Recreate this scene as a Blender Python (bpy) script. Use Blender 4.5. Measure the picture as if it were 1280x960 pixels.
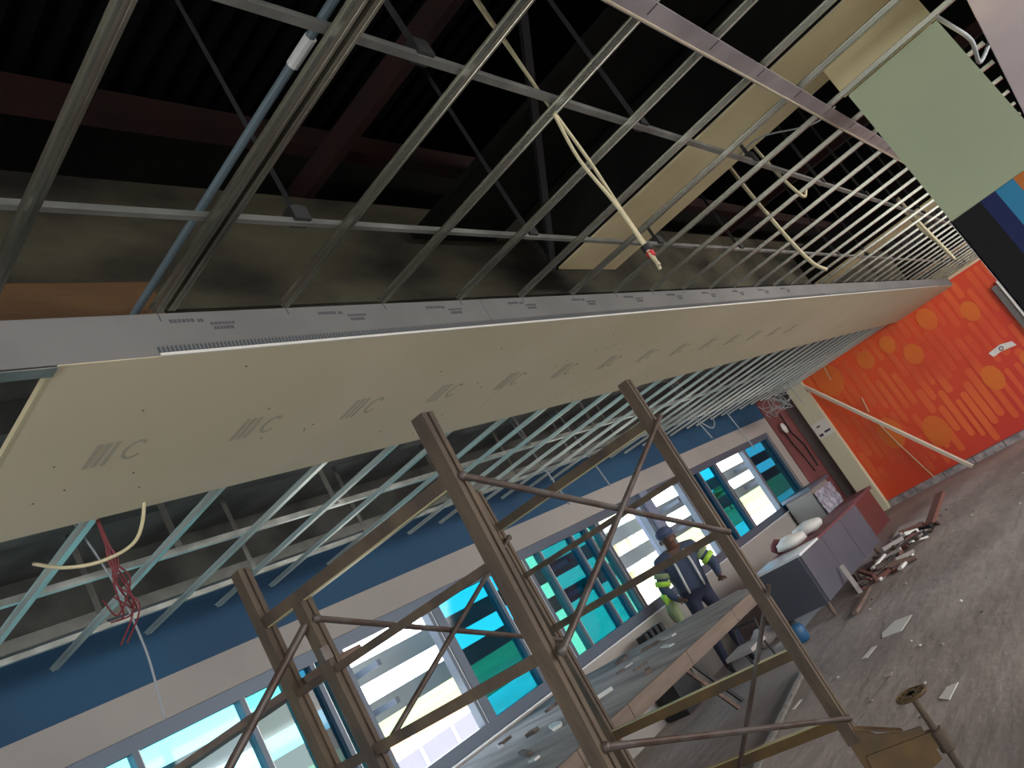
import bpy, bmesh, math, random
from mathutils import Vector, Matrix
random.seed(7)
for o in list(bpy.data.objects): bpy.data.objects.remove(o)
S = bpy.context.scene
COL = S.collection

# ---------------------------------------------------------------- camera, sky, lights, exposure
cam_d = bpy.data.cameras.new('camera'); cam = bpy.data.objects.new('camera', cam_d); COL.objects.link(cam)
cam_d.sensor_width = 36; cam_d.lens = 28.087; cam_d.clip_end = 500; cam_d.clip_start = .02
R0 = (0.59083437, -0.63433909, -0.49852649); R1 = (-0.11253213, 0.54707642, -0.82948412); R2 = (0.79890629, 0.54618798, 0.25184803)
cam.matrix_world = Matrix(((R0[0], -R1[0], -R2[0], 0), (R0[1], -R1[1], -R2[1], 0), (R0[2], -R1[2], -R2[2], 1.6), (0, 0, 0, 1)))
S.camera = cam
W = bpy.data.worlds.new('sky'); S.world = W; W.use_nodes = True
wn = W.node_tree.nodes; wl = W.node_tree.links
bg = wn['Background']; bg.inputs['Strength'].default_value = 5.0
tc = wn.new('ShaderNodeTexCoord'); sx = wn.new('ShaderNodeSeparateXYZ'); cr = wn.new('ShaderNodeValToRGB')
wl.new(tc.outputs['Generated'], sx.inputs[0]); wl.new(sx.outputs['Z'], cr.inputs[0]); wl.new(cr.outputs[0], bg.inputs['Color'])
cr.color_ramp.elements[0].position = 0.0; cr.color_ramp.elements[0].color = (.93, .97, 1, 1)
cr.color_ramp.elements[1].position = .7; cr.color_ramp.elements[1].color = (.62, .80, 1, 1)
sun_d = bpy.data.lights.new('sun', 'SUN'); sun = bpy.data.objects.new('sun', sun_d); COL.objects.link(sun)
sun_d.energy = 7.0; sun_d.angle = .03; sun_d.color = (1, .95, .86)
sun.rotation_euler = (math.radians(30), math.radians(-18), 0)
def area(name, loc, target, sx_, sy_, power, color):
    d = bpy.data.lights.new(name, 'AREA'); d.shape = 'RECTANGLE'; d.size = sx_; d.size_y = sy_; d.energy = power; d.color = color
    o = bpy.data.objects.new(name, d); COL.objects.link(o); o.location = loc
    o.rotation_euler = (Vector(target) - Vector(loc)).to_track_quat('-Z', 'Z').to_euler(); return o
# daylight entering by the window openings of the two walls behind the camera, and an added floor fill
area('daylight_right', (6.5, -5.75, 1.6), (6.5, 0, .4), 11, 1.3, 100, (1, .93, .85))
area('fill_high', (8.6, -4.2, 2.7), (8.4, .6, 0), 11, 1.8, 360, (1, .94, .88))  # added fill below the closed ceiling board, brightens the floor; no opening there
area('daylight_back', (-3.75, -.5, 1.5), (0, 0.3, 1.2), 7, 1.5, 16, (.92, 1, .84))
S.view_settings.view_transform = 'Standard'; S.view_settings.look = 'None'; S.view_settings.gamma = 1
S.view_settings.use_curve_mapping = False; S.view_settings.exposure = 0.55

# ---------------------------------------------------------------- materials
def srgb(c): return tuple(((x/255)/12.92 if x/255 <= .04045 else ((x/255+.055)/1.055)**2.4) for x in c) + (1,)
MATS = {}
def mat(name, c, rough=.7, metal=0, c2=None, scale=6, detail=6, bump=0, bscale=40, stretch=None, alpha=None, spec=None, lo=.35, hi=.65):
    if name in MATS: return MATS[name]
    m = bpy.data.materials.new(name); m.use_nodes = True; n = m.node_tree.nodes; l = m.node_tree.links
    b = n['Principled BSDF']; b.inputs['Roughness'].default_value = rough; b.inputs['Metallic'].default_value = metal
    if spec is not None: b.inputs['Specular IOR Level'].default_value = spec
    b.inputs['Base Color'].default_value = srgb(c)
    tcn = n.new('ShaderNodeTexCoord'); mp = n.new('ShaderNodeMapping'); l.new(tcn.outputs['Object'], mp.inputs[0])
    if stretch: mp.inputs['Scale'].default_value = stretch
    if c2 is not None:
        nz = n.new('ShaderNodeTexNoise'); nz.inputs['Scale'].default_value = scale; nz.inputs['Detail'].default_value = detail
        l.new(mp.outputs[0], nz.inputs['Vector'])
        r = n.new('ShaderNodeValToRGB'); r.color_ramp.elements[0].position = lo; r.color_ramp.elements[1].position = hi
        r.color_ramp.elements[0].color = srgb(c); r.color_ramp.elements[1].color = srgb(c2)
        l.new(nz.outputs[0], r.inputs[0]); l.new(r.outputs[0], b.inputs['Base Color'])
    if bump:
        nb = n.new('ShaderNodeTexNoise'); nb.inputs['Scale'].default_value = bscale; nb.inputs['Detail'].default_value = 8
        l.new(mp.outputs[0], nb.inputs['Vector'])
        bp = n.new('ShaderNodeBump'); bp.inputs['Strength'].default_value = bump; bp.inputs['Distance'].default_value = .02
        l.new(nb.outputs[0], bp.inputs['Height']); l.new(bp.outputs[0], b.inputs['Normal'])
    MATS[name] = m; return m
def glass(name, c, mixf=.04, rough=.05):
    if name in MATS: return MATS[name]
    m = bpy.data.materials.new(name); m.use_nodes = True; n = m.node_tree.nodes; l = m.node_tree.links
    n.remove(n['Principled BSDF']); o = n['Material Output']
    t = n.new('ShaderNodeBsdfTransparent'); t.inputs[0].default_value = c
    g = n.new('ShaderNodeBsdfGlossy'); g.inputs['Roughness'].default_value = rough
    mx = n.new('ShaderNodeMixShader'); mx.inputs[0].default_value = mixf
    l.new(t.outputs[0], mx.inputs[1]); l.new(g.outputs[0], mx.inputs[2]); l.new(mx.outputs[0], o.inputs[0])
    MATS[name] = m; return m
M = dict(
 steel=mat('galvanised_steel', (214, 216, 208), .34, .75, (176, 178, 170), 9, bump=.15, bscale=14, stretch=(1, .15, 1)),
 steel2=mat('dull_galvanised_steel', (150, 150, 144), .45, .6, (120, 120, 116), 7), strap=mat('dark_hanger_steel', (48, 48, 48), .7, .2), near=mat('near_channel_steel', (190, 188, 174), .26, .9, (120, 118, 108), 9, stretch=(1, .15, 1)),
 track=mat('edge_track_steel', (176, 168, 170), .5, .35, (150, 144, 146), 5),
 gyp=mat('gypsum_face_paper', (212, 198, 172), .85, 0, (204, 192, 162), 1.3, spec=.2),
 gypgrey=mat('gypsum_back_paper', (114, 112, 110), .85, 0, (103, 102, 100), 2, spec=.2),
 gypgreen=mat('moisture_board_paper', (162, 170, 140), .85, 0, (154, 162, 134), 1.5, spec=.2),
 gyplav=mat('pale_ceiling_board_paper', (186, 178, 182), .85, 0, (178, 170, 174), 1.5, spec=.2),
 print_=mat('grey_board_print', (172, 164, 142), .9), fprint=mat('dark_board_print', (70, 70, 74), .9),
 bead=mat('perforated_bead_steel', (66, 74, 80), .5, .3), beadlip=mat('bead_lip_steel', (216, 212, 204), .4, .2),
 conc=mat('raw_concrete', (88, 84, 66), .95, 0, (36, 34, 28), 3.5, bump=.8, bscale=9, stretch=(.5, 1, 1)),
 timber=mat('lintel_timber', (112, 82, 52), .9, 0, (70, 52, 36), 4, bump=.3, stretch=(.3, 1, 1)),
 cream=mat('cream_beam_plaster', (226, 212, 168), .85, 0, (206, 192, 150), 2),
 redsteel=mat('red_oxide_paint', (48, 18, 13), .9, 0, (32, 14, 11), 4),
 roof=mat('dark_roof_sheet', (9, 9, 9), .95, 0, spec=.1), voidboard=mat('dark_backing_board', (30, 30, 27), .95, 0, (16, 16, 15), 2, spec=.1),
 slab=mat('outer_slab_concrete', (116, 116, 110), .95, 0, (78, 78, 74), 2.2, bump=.5, bscale=6),
 floor=mat('dusty_concrete_floor', (172, 162, 156), .92, 0, (134, 124, 120), .9, 12, bump=.8, bscale=6, lo=.3, hi=.66, stretch=(.6, 1.3, 1)),
 creamwall=mat('cream_wall_paint', (158, 152, 146), .8, 0, (148, 142, 138), 1), blue=mat('blue_wall_paint', (26, 72, 102), .75, 0, (22, 62, 92), 1),
 maroon=mat('maroon_wall_paint', (128, 74, 72), .7, 0, (98, 52, 54), .9), pier=mat('blue_grey_pier_paint', (118, 124, 146), .8),
 ledge=mat('pale_ledge_plaster', (176, 176, 166), .8, 0, (150, 150, 142), 5),
 frame=mat('grey_aluminium_frame', (86, 96, 110), .45, .3), framel=mat('bright_frame_edge', (206, 212, 214), .4, .3),
 teal=glass('teal_glass', (.05, .33, .40, 1)), tealdark=glass('deep_teal_glass', (.06, .22, .28, 1)), aqua=glass('pale_aqua_glass', (.20, .50, .50, 1)), pale=glass('pale_blue_glass', (.30, .56, .62, 1)),
 clear=glass('clear_glass', (.97, .99, .98, 1), .04),
 louver=mat('grey_sun_fin', (150, 158, 158), .8, 0, (140, 148, 148), 2),
 rust=mat('rusty_scaffold_steel', (100, 84, 66), .65, .2, (74, 62, 54), 7, bump=.3, bscale=30, stretch=(1, 1, .4)),
 tube=mat('worn_brace_tube', (98, 92, 88), .5, .4, (80, 62, 54), 9),
 ochre=mat('ochre_scaffold_paint', (104, 78, 40), .6, .1, (74, 58, 38), 6),
 edgelit=mat('lit_flange_highlight', (196, 184, 140), .4, .5),  # light on the rung flanges, painted in as a pale tone
 plank=mat('weathered_plank', (128, 104, 92), .9, 0, (92, 78, 70), 6, stretch=(.4, 1, 3)),
 benchtop=mat('dusty_bench_top', (176, 170, 164), .95, 0, (128, 124, 122), 2.4, bump=.3, stretch=(2.2, .45, 1)),
 benchedge=mat('bench_edge_wood', (122, 106, 94), .85, 0, (104, 90, 80), 5, stretch=(.4, 1, 3)),
 cab=mat('charcoal_cabinet_laminate', (84, 84, 94), .55, 0, (76, 76, 86), 2), cabtop=mat('white_glossy_top', (220, 226, 230), .15),
 dark=mat('dark_plastic', (34, 34, 36), .6), cloth=mat('maroon_cloth', (112, 62, 66), .9), red=mat('red_brown_laminate', (104, 54, 52), .5),
 plastic=mat('crumpled_plastic_wrap', (176, 182, 196), .25, 0, (120, 124, 138), 9, bump=1, bscale=12),
 white=mat('white_plastic', (214, 212, 206), .5), bucket=mat('blue_plastic', (34, 84, 124), .5),
 cable=mat('cream_cable', (188, 176, 142), .6), cablegrey=mat('grey_cable', (140, 146, 150), .6), redwire=mat('dark_red_wire', (100, 26, 34), .6),
 tape=mat('black_tape', (20, 20, 20), .6), redtape=mat('red_tape', (176, 32, 36), .6),
 skin=mat('skin', (92, 62, 48), .6), jacket=mat('slate_blue_jacket', (60, 70, 92), .85), trousers=mat('navy_trousers', (38, 42, 62), .9),
 lime=mat('lime_reflective', (170, 214, 70), .6), olive=mat('pale_olive_cloth', (132, 146, 108), .9), shoe=mat('dark_boot', (30, 28, 30), .7), cap=mat('blue_grey_cap', (74, 84, 112), .9),
 sand=mat('bleached_ground', (214, 204, 190), .95, 0, (196, 180, 160), .3), grass=mat('dry_green_hillside', (84, 104, 40), .95, 0, (120, 126, 66), .12, 8),
 ochreg=mat('ochre_earth', (160, 118, 66), .95, 0, (140, 104, 60), .4), leaf=mat('dark_green_foliage', (58, 104, 60), .9),
 annex=mat('cream_annex_render', (226, 216, 186), .85), panel=mat('grey_rail_panel', (118, 116, 128), .6),
 pole=mat('white_pole_paint', (206, 198, 180), .5), paper=mat('scrap_paper', (206, 204, 200), .85),
 black=mat('black_wall_paint', (10, 10, 13), .9), navy=mat('dark_blue_wall_paint', (10, 24, 74), .8), cyan=mat('cyan_wall_paint', (30, 120, 156), .7), orangep=mat('orange_wall_paint', (178, 98, 26), .7),
 skirt=mat('chipped_skirting', (168, 162, 162), .85, 0, (120, 112, 114), 8, bump=.4), rubble=mat('mixed_rubble', (112, 100, 94), .95, 0, (70, 56, 52), 9),
 brick=mat('red_brick_scrap', (112, 74, 66), .95), cardboard=mat('pale_board_scrap', (168, 160, 156), .9),
)

# ---------------------------------------------------------------- helpers
class MB:
    def __init__(s): s.bm = bmesh.new()
    def box(s, a, b, mtx=None):
        x0, y0, z0 = a; x1, y1, z1 = b
        v = [Vector(p) for p in ((x0,y0,z0),(x1,y0,z0),(x1,y1,z0),(x0,y1,z0),(x0,y0,z1),(x1,y0,z1),(x1,y1,z1),(x0,y1,z1))]
        if mtx: v = [mtx @ p for p in v]
        v = [s.bm.verts.new(p) for p in v]
        for f in ((0,3,2,1),(4,5,6,7),(0,1,5,4),(1,2,6,5),(2,3,7,6),(3,0,4,7)): s.bm.faces.new([v[i] for i in f])
        return s
    def prism(s, prof, p0, p1, up=Vector((0, 0, 1)), close=True, caps=True):
        p0 = Vector(p0); p1 = Vector(p1); d = (p1-p0).normalized(); u = Vector(up)
        r = d.cross(u).normalized(); u = r.cross(d).normalized()
        A = [s.bm.verts.new(p0 + r*x + u*y) for x, y in prof]; B = [s.bm.verts.new(p1 + r*x + u*y) for x, y in prof]
        n = len(prof)
        for i in range(n if close else n-1):
            j = (i+1) % n; s.bm.faces.new((A[i], A[j], B[j], B[i]))
        if caps and close: s.bm.faces.new(A[::-1]); s.bm.faces.new(B)
        return s
    def bar(s, p0, p1, w, h, up=(0, 0, 1)):
        return s.prism([(-w/2, -h/2), (w/2, -h/2), (w/2, h/2), (-w/2, h/2)], p0, p1, up)
    def tube(s, pts, r, n=8, r1=None):
        pts = [Vector(p) for p in pts]; rings = []
        u = None
        for i, p in enumerate(pts):
            d = ((pts[min(i+1, len(pts)-1)] - pts[max(i-1, 0)])).normalized()
            if u is None:
                u = d.orthogonal().normalized()
            u = (u - d*u.dot(d)).normalized(); v = d.cross(u)
            rr = r if r1 is None else r + (r1-r)*i/(len(pts)-1)
            rings.append([s.bm.verts.new(p + (u*math.cos(2*math.pi*k/n) + v*math.sin(2*math.pi*k/n))*rr) for k in range(n)])
        for a, b in zip(rings, rings[1:]):
            for k in range(n): s.bm.faces.new((a[k], a[(k+1) % n], b[(k+1) % n], b[k]))
        s.bm.faces.new(rings[0][::-1]); s.bm.faces.new(rings[-1]); return s
    def lathe(s, prof, c=(0, 0, 0), n=20):
        rings = []
        for r, z in prof: rings.append([s.bm.verts.new((c[0]+max(r, .0005)*math.cos(2*math.pi*k/n), c[1]+max(r, .0005)*math.sin(2*math.pi*k/n), c[2]+z)) for k in range(n)])
        for a, b in zip(rings, rings[1:]):
            for k in range(n): s.bm.faces.new((a[k], a[(k+1) % n], b[(k+1) % n], b[k]))
        s.bm.faces.new(rings[0][::-1]); s.bm.faces.new(rings[-1]); return s
    def poly(s, pts, t, axis):
        """flat outline extruded by t along axis"""
        ax = Vector(axis); A = [s.bm.verts.new(Vector(p)) for p in pts]; B = [s.bm.verts.new(Vector(p) + ax*t) for p in pts]
        n = len(pts); s.bm.faces.new(A[::-1]); s.bm.faces.new(B)
        for i in range(n): j = (i+1) % n; s.bm.faces.new((A[i], A[j], B[j], B[i]))
        return s
    def blob(s, c, rx, ry, rz, n=10, jit=0):
        g = bmesh.ops.create_icosphere(s.bm, subdivisions=2 if n <= 10 else 3, radius=1)
        for v in g['verts']:
            j = 1 + random.uniform(-jit, jit)
            v.co = Vector((c[0]+v.co.x*rx*j, c[1]+v.co.y*ry*j, c[2]+v.co.z*rz*j))
        return s
    def mesh(s, name, m, smooth=False, bevel=0):
        bmesh.ops.recalc_face_normals(s.bm, faces=s.bm.faces)
        if bevel: bmesh.ops.bevel(s.bm, geom=list(s.bm.edges), offset=bevel, segments=2, affect='EDGES', profile=.6)
        me = bpy.data.meshes.new(name); s.bm.to_mesh(me); s.bm.free()
        for x in (m if isinstance(m, (list, tuple)) else [m]): me.materials.append(x)
        if smooth:
            for p in me.polygons: p.use_smooth = True
        return me
    def obj(s, name, m, parent=None, smooth=False, bevel=0, **kw):
        o = bpy.data.objects.new(name, s.mesh(name, m, smooth, bevel)); COL.objects.link(o)
        if parent: o.parent = parent; o.matrix_parent_inverse = Matrix.Translation(-(parent.matrix_world_loc if hasattr(parent, 'matrix_world_loc') else parent.location))
        for k, v in kw.items(): o[k] = v
        return o
def instance(me, name, loc, parent=None, rot=None):
    o = bpy.data.objects.new(name, me); COL.objects.link(o); o.location = loc
    if rot: o.rotation_euler = rot
    if parent: o.parent = parent; o.location = Vector(loc) - parent.location
    return o
def thing(name, label, cat, loc=(0, 0, 0), group=None):
    o = bpy.data.objects.new(name, None); COL.objects.link(o); o.location = loc; o['label'] = label; o['category'] = cat
    o.empty_display_size = .1
    if group: o['group'] = group
    return o
def tag(o, label, cat, group=None):
    o['label'] = label; o['category'] = cat
    if group: o['group'] = group
    return o
def struct(mb, name, m, **kw): return mb.obj(name, m, kind='structure', **kw)
def sag(a, b, s, n=10):
    a = Vector(a); b = Vector(b); return [a.lerp(b, i/n) + Vector((0, 0, -s*4*(i/n)*(1-i/n))) for i in range(n+1)]

YW = 5.3; XF = 15.2
# ================================================================ SETTING
struct(MB().box((-4, -6, -.15), (XF+.3, YW, 0)), 'floor', M['floor'])
struct(MB().box((-4.2, -6.2, 0), (-4, YW+.25, 1.0)), 'wall_back', M['creamwall'])
struct(MB().box((-4.2, -6.2, 2.3), (-4, YW+.25, 4.1)), 'wall_back', M['creamwall'])
for y0, y1 in ((-6.2, -4.2), (3.4, YW+.25)): struct(MB().box((-4.2, y0, 1), (-4, y1, 2.3)), 'wall_back', M['creamwall'])
struct(MB().box((-4, -6.2, 0), (XF+.2, -6, .9)), 'wall_right', M['creamwall'])
struct(MB().box((-4, -6.2, 2.3), (XF+.2, -6, 4.1)), 'wall_right', M['creamwall'])
for x in (-4, 1, 6, 11): struct(MB().box((x, -6.2, .9), (x+.5, -6, 2.3)), 'wall_right', M['creamwall'])
# window wall
struct(MB().box((-4, YW, 0), (14.1, YW+.2, .93)), 'wall_left', M['creamwall'])
struct(MB().box((-4, YW, 2.205), (14.1, YW+.2, 2.45)), 'wall_left', M['creamwall'])
struct(MB().box((-4, YW, 2.45), (14.1, YW+.2, 2.925)), 'wall_left', M['blue'])
struct(MB().box((-4, YW, .93), (.4, YW+.2, 2.205)), 'wall_left', M['creamwall'])
struct(MB().box((14.1, YW-.02, 0), (XF+.3, YW+.2, 2.925)), 'wall_left', M['maroon'])
struct(MB().box((8.88, YW-.03, .93), (9.08, YW+.2, 2.205)), 'wall_left', M['pier'])
struct(MB().box((13.78, YW, .93), (14.1, YW+.2, 2.205)), 'wall_left', M['creamwall'])
struct(MB().box((-4, YW-.06, 2.925), (XF+.2, YW+.2, 3.0)), 'trim_1', M['ledge'])
struct(MB().box((-4, YW, 3.0), (XF+.2, YW+.2, 3.4)), 'wall_left', M['slab'])
struct(MB().box((-4, 2.15, 3.35), (XF+.2, YW+.2, 3.5)), 'ceiling', M['slab'])
# ribs under the outer slab
for y in (3.05, 4.15): struct(MB().box((-4, y, 3.2), (XF, y+.14, 3.35)), 'ceiling_rib', M['slab'])
# corrugated roof sheet
mb = MB(); n = 190; A = []; B = []
for i in range(n*2+1):
    x = -4 + (XF+4.2)*i/(n*2); z = 4.05 + (.02 if i % 2 else -.02)
    A.append(mb.bm.verts.new((x, -6.2, z-.15))); B.append(mb.bm.verts.new((x, 2.4, z)))
for i in range(n*2): mb.bm.faces.new((A[i], A[i+1], B[i+1], B[i]))
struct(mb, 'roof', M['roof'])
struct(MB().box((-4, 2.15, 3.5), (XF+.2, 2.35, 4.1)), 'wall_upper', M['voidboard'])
# the concrete ring beam over the bulkhead, with its lintel
struct(MB().box((-4, 1.95, 2.98), (XF, 2.15, 3.52)), 'beam', M['conc'])
struct(MB().box((-.6, 1.93, 2.9), (1.38, 2.16, 3.075)), 'lintel', M['timber'])
# cream cross beams
for x0, x1, yend in ((3.36, 3.93, 1.72), (8.42, 8.95, 1.95), (13.4, 13.9, 1.95)):
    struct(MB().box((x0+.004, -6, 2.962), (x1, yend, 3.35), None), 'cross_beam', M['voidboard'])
    struct(MB().box((x0, -6, 2.95), (x1, yend-.02, 2.961), None), 'beam_lining', M['cream'])
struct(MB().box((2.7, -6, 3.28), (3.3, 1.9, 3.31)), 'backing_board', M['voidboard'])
# striped pier in front, green board hung on it is a thing
struct(MB().box((3.815, -.11, 0), (4.14, .28, 2.95)), 'pier', M['cream'])
for y0, y1, m in ((.161, .29, 'black'), (.098, .161, 'navy'), (.024, .098, 'cyan'), (-.125, .024, 'orangep')):
    struct(MB().box((3.8, y0, 0), (3.816, y1, 2.09)), 'pier_stripe', M[m])
struct(MB().box((3.8, .284, 0), (4.15, .292, 2.08)), 'pier_side', M['gyplav'])
# pale ceiling board already closed on the right
struct(MB().box((-3, -5.9, 2.765), (12, -.25, 2.778)), 'ceiling', M['gyplav'])
# far wall
struct(MB().box((XF, -6.2, 0), (XF+.2, YW+.25, 4.1)), 'wall_far', M['gypgrey'])
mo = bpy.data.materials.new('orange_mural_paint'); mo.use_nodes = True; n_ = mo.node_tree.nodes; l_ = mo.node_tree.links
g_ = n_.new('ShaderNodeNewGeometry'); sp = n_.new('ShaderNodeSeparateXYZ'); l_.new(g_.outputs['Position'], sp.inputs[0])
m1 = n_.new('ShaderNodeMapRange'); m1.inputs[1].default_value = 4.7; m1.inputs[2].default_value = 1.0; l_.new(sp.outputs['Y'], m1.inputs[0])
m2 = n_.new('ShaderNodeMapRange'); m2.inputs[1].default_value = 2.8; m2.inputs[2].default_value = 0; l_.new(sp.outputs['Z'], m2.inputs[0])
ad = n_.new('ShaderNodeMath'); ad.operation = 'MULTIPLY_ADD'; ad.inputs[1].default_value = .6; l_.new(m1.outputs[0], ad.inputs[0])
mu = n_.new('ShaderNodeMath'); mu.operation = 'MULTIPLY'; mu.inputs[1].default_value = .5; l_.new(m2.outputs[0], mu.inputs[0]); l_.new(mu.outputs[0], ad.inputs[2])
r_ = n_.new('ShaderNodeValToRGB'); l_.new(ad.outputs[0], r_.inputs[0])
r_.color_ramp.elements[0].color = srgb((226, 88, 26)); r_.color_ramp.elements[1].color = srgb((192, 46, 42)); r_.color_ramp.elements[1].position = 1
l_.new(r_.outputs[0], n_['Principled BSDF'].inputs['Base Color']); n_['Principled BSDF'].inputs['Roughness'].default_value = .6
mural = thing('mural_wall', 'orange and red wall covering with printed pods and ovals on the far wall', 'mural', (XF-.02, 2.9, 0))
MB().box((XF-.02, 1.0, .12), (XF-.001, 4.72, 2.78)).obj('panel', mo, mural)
pods = []
random.seed(11)
def pod_pts(y, z0, z1, w, x=XF-.024):
    pts = []
    for k in range(9): a = math.pi*k/8; pts.append((x, y+w/2*math.cos(a), z1-w/2+w/2*math.sin(a)))
    for k in range(9): a = math.pi+math.pi*k/8; pts.append((x, y+w/2*math.cos(a), z0+w/2+w/2*math.sin(a)))
    return pts
mpods = mat('mural_pod_print', (220, 100, 46), .6, 0, (206, 72, 42), .8); mov = mat('mural_oval_print', (214, 112, 34), .6, 0, (208, 94, 36), 1)
mb = MB(); y = 4.6
while y > 1.12:
    z = random.uniform(.15, .6)
    while z < 2.5:
        L = random.uniform(.35, 1.0); z1 = min(z+L, 2.72); w = random.uniform(.07, .12)
        if z1 - z > .25: mb.poly(pod_pts(y, z, z1, w), .002, (-1, 0, 0))
        z = z1 + random.uniform(.06, .3)
    y -= random.uniform(.13, .17)
mb.obj('printed_pods', mpods, mural, kind='stuff')
for yy, zz, rw, rh in ((4.28, 2.45, .24, .3), (3.3, .75, .2, .28), (2.85, 2.05, .15, .19), (2.35, 2.42, .15, .2), (3.55, 2.4, .14, .17), (2.1, 1.05, .15, .22), (1.75, 2.15, .13, .18), (3.95, 1.1, .2, .3), (3.1, 2.42, .13, .16), (1.5, 1.0, .13, .18)):
    MB().poly([(XF-.028, yy+rw*math.cos(2*math.pi*k/24), zz+rh*math.sin(2*math.pi*k/24)) for k in range(24)], .002, (-1, 0, 0)).obj('printed_oval', mov, mural)
struct(MB().box((XF-.16, 4.7, 0), (XF, 5.02, 2.8)), 'pilaster', mat('cream_pilaster_paint', (204, 200, 172), .8))
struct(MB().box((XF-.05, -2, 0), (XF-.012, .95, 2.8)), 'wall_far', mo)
for i in range(7):
    y = 4.68 - i*.53; struct(MB().box((XF-.06, y-.51, 0), (XF-.021, y, .115+random.uniform(-.02, .01))), 'baseboard_far', M['skirt'])
struct(MB().box((XF-.07, 1.0, 2.76), (XF-.02, 4.95, 2.80)), 'trim_2', M['gyp'])
struct(MB().box((XF-.2, .8, 2.80), (XF-.02, 2.6, 2.98)), 'trim_3', M['cream'])
# door jamb at the right end of the mural
jb = thing('door_jamb', 'pale grey door jamb at the right end of the orange wall', 'door frame', (XF-.05, 1.2, 1.2))
MB().box((XF-.08, 1.2, 1.3), (XF-.025, 1.30, 2.28)).obj('jamb', M['gypgrey'], jb)
MB().box((XF-.1, 1.03, 1.55), (XF-.03, 1.19, 2.33)).obj('leaf', M['white'], jb)

# ================================================================ WINDOWS
def win(idx, x0, x1, panes, label=None):
    w = bpy.data.objects.new('window_%d' % idx, None); COL.objects.link(w); w.location = (x0, YW, .95); w['kind'] = 'structure'
    f = .05; y0, y1 = YW+.03, YW+.11
    mb = MB()
    mb.box((x0, y0, .93), (x1, y1, 1.03)).box((x0, y0, 2.11), (x1, y1, 2.205))
    mb.box((x0, y0, 1.03), (x0+f, y1, 2.11)).box((x1-f, y0, 1.03), (x1, y1, 2.11))
    mb.obj('window_frame', M['frame'], w)
    MB().box((x0, YW-.03, .915), (x1, YW+.02, .93)).obj('sill', M['framel'], w)
    for (a, b, g) in panes:
        if g: MB().box((a, YW+.065, 1.03), (b, YW+.071, 2.11)).obj('pane', M[g], w)
        mu_ = MB().box((b-.018, y0-.01, 1.03), (b+.018, y1, 2.11)).obj('mullion', M['frame'], w)
        MB().box((b+.02, y0-.012, 1.03), (b+.026, y0, 2.11)).obj('mullion_edge', M['framel'], mu_)
    return w
win(1, .4, 3.45, [(.45, 1.6, 'pale'), (1.6, 2.27, 'pale'), (2.27, 3.02, 'pale'), (3.05, 3.38, 'aqua')])
win(2, 3.45, 3.88, [(3.5, 3.62, 'tealdark'), (3.62, 3.7, 'aqua'), (3.7, 3.83, 'tealdark')])
win(3, 3.88, 4.98, [(3.93, 4.88, None)])
win(4, 4.98, 6.32, [(5.02, 5.74, 'teal'), (5.74, 6.1, 'teal'), (6.1, 6.28, 'tealdark')])
win(5, 6.32, 7.8, [(6.37, 6.62, 'aqua'), (6.62, 7.24, 'teal'), (7.24, 7.55, 'teal'), (7.55, 7.75, 'aqua')])
win(6, 7.8, 8.88, [(7.85, 8.83, 'clear')])
win(7, 9.08, 10.12, [(9.13, 10.02, 'clear')])
win(8, 10.12, 11.36, [(10.2, 10.72, 'tealdark'), (10.72, 11.3, 'teal')])
win(9, 11.36, 12.56, [(11.44, 12.5, 'clear')])
win(10, 12.56, 13.78, [(12.62, 13.72, 'tealdark')])
# sun fins outside
for z0, z1 in ((1.815, 1.99), (1.485, 1.655)):
    f = thing('sun_fin', 'upper grey sun shading fin outside the windows' if z0 > 1.7 else 'lower grey sun shading fin outside the windows', 'sun shade', (-2, 5.9, z0))
    MB().box((-2, 5.88, z0), (26, 5.92, z1)).obj('blade', M['louver'], f)
    for k in range(10): MB().box((-1.5+k*2.9, 5.5, z0+.06), (-1.46+k*2.9, 5.88, z0+.11)).obj('bracket', M['frame'], f)

# ================================================================ OUTSIDE
struct(MB().box((-40, 5.5, -.5), (120, 38, -.2)), 'ground', M['sand'])
struct(MB().box((-60, 24, -.35), (160, 42, -.15)), 'ground', M['ochreg'])
mb = MB(); gx = 60; gy = 10; V = []
for j in range(gy+1):
    row = []
    for i in range(gx+1):
        y = 36 + j*10; z = -.2 + 1.9*min(1, j/6) + .5*math.sin(i*.5+j)*min(1, j/5); row.append(mb.bm.verts.new((-60+i*5, y, z)))
    V.append(row)
for j in range(gy):
    for i in range(gx): mb.bm.faces.new((V[j][i], V[j][i+1], V[j+1][i+1], V[j+1][i]))
struct(mb, 'hillside', M['grass'])
def tree(x, y, h, r, label):
    t = thing('tree', label, 'tree', (x, y, -.1))
    MB().tube([(x, y, -.2), (x, y, h*.4)], .1, 6).obj('trunk', M['rust'], t)
    mb = MB()
    for k in range(6): mb.blob((x+random.uniform(-.2, .2)*r, y+random.uniform(-.2, .2)*r, h*(.3+.12*k)), r*(1-.13*k), r*(1-.13*k), h*.14, 8, .15)
    mb.obj('foliage', M['leaf'], t)
tree(26.5, 42, 2.75, .35, 'slim dark cypress standing alone beyond the left windows')
for k, (x, y, h, r, lb) in enumerate(((62, 44, 2.6, 1.6, 'low round bush far off behind the middle windows'), (95, 46, 3.4, 2.2, 'broad bush far off behind the right windows'))): tree(x, y, h, r, lb)
rl = thing('railing', 'low terrace railing with grey panels and pale rails outside', 'railing', (5.4, 9, -.2))
for k in range(5):
    x = 5.2+k*.62; MB().box((x, 8.99, .45), (x+.58, 9.01, .9)).obj('panel', M['panel'], rl)
for k in range(6): MB().box((5.17+k*.62, 8.97, -.2), (5.2+k*.62, 9.03, 1.12 if k in (3, 5) else .96)).obj('post', M['framel'], rl)
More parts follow.
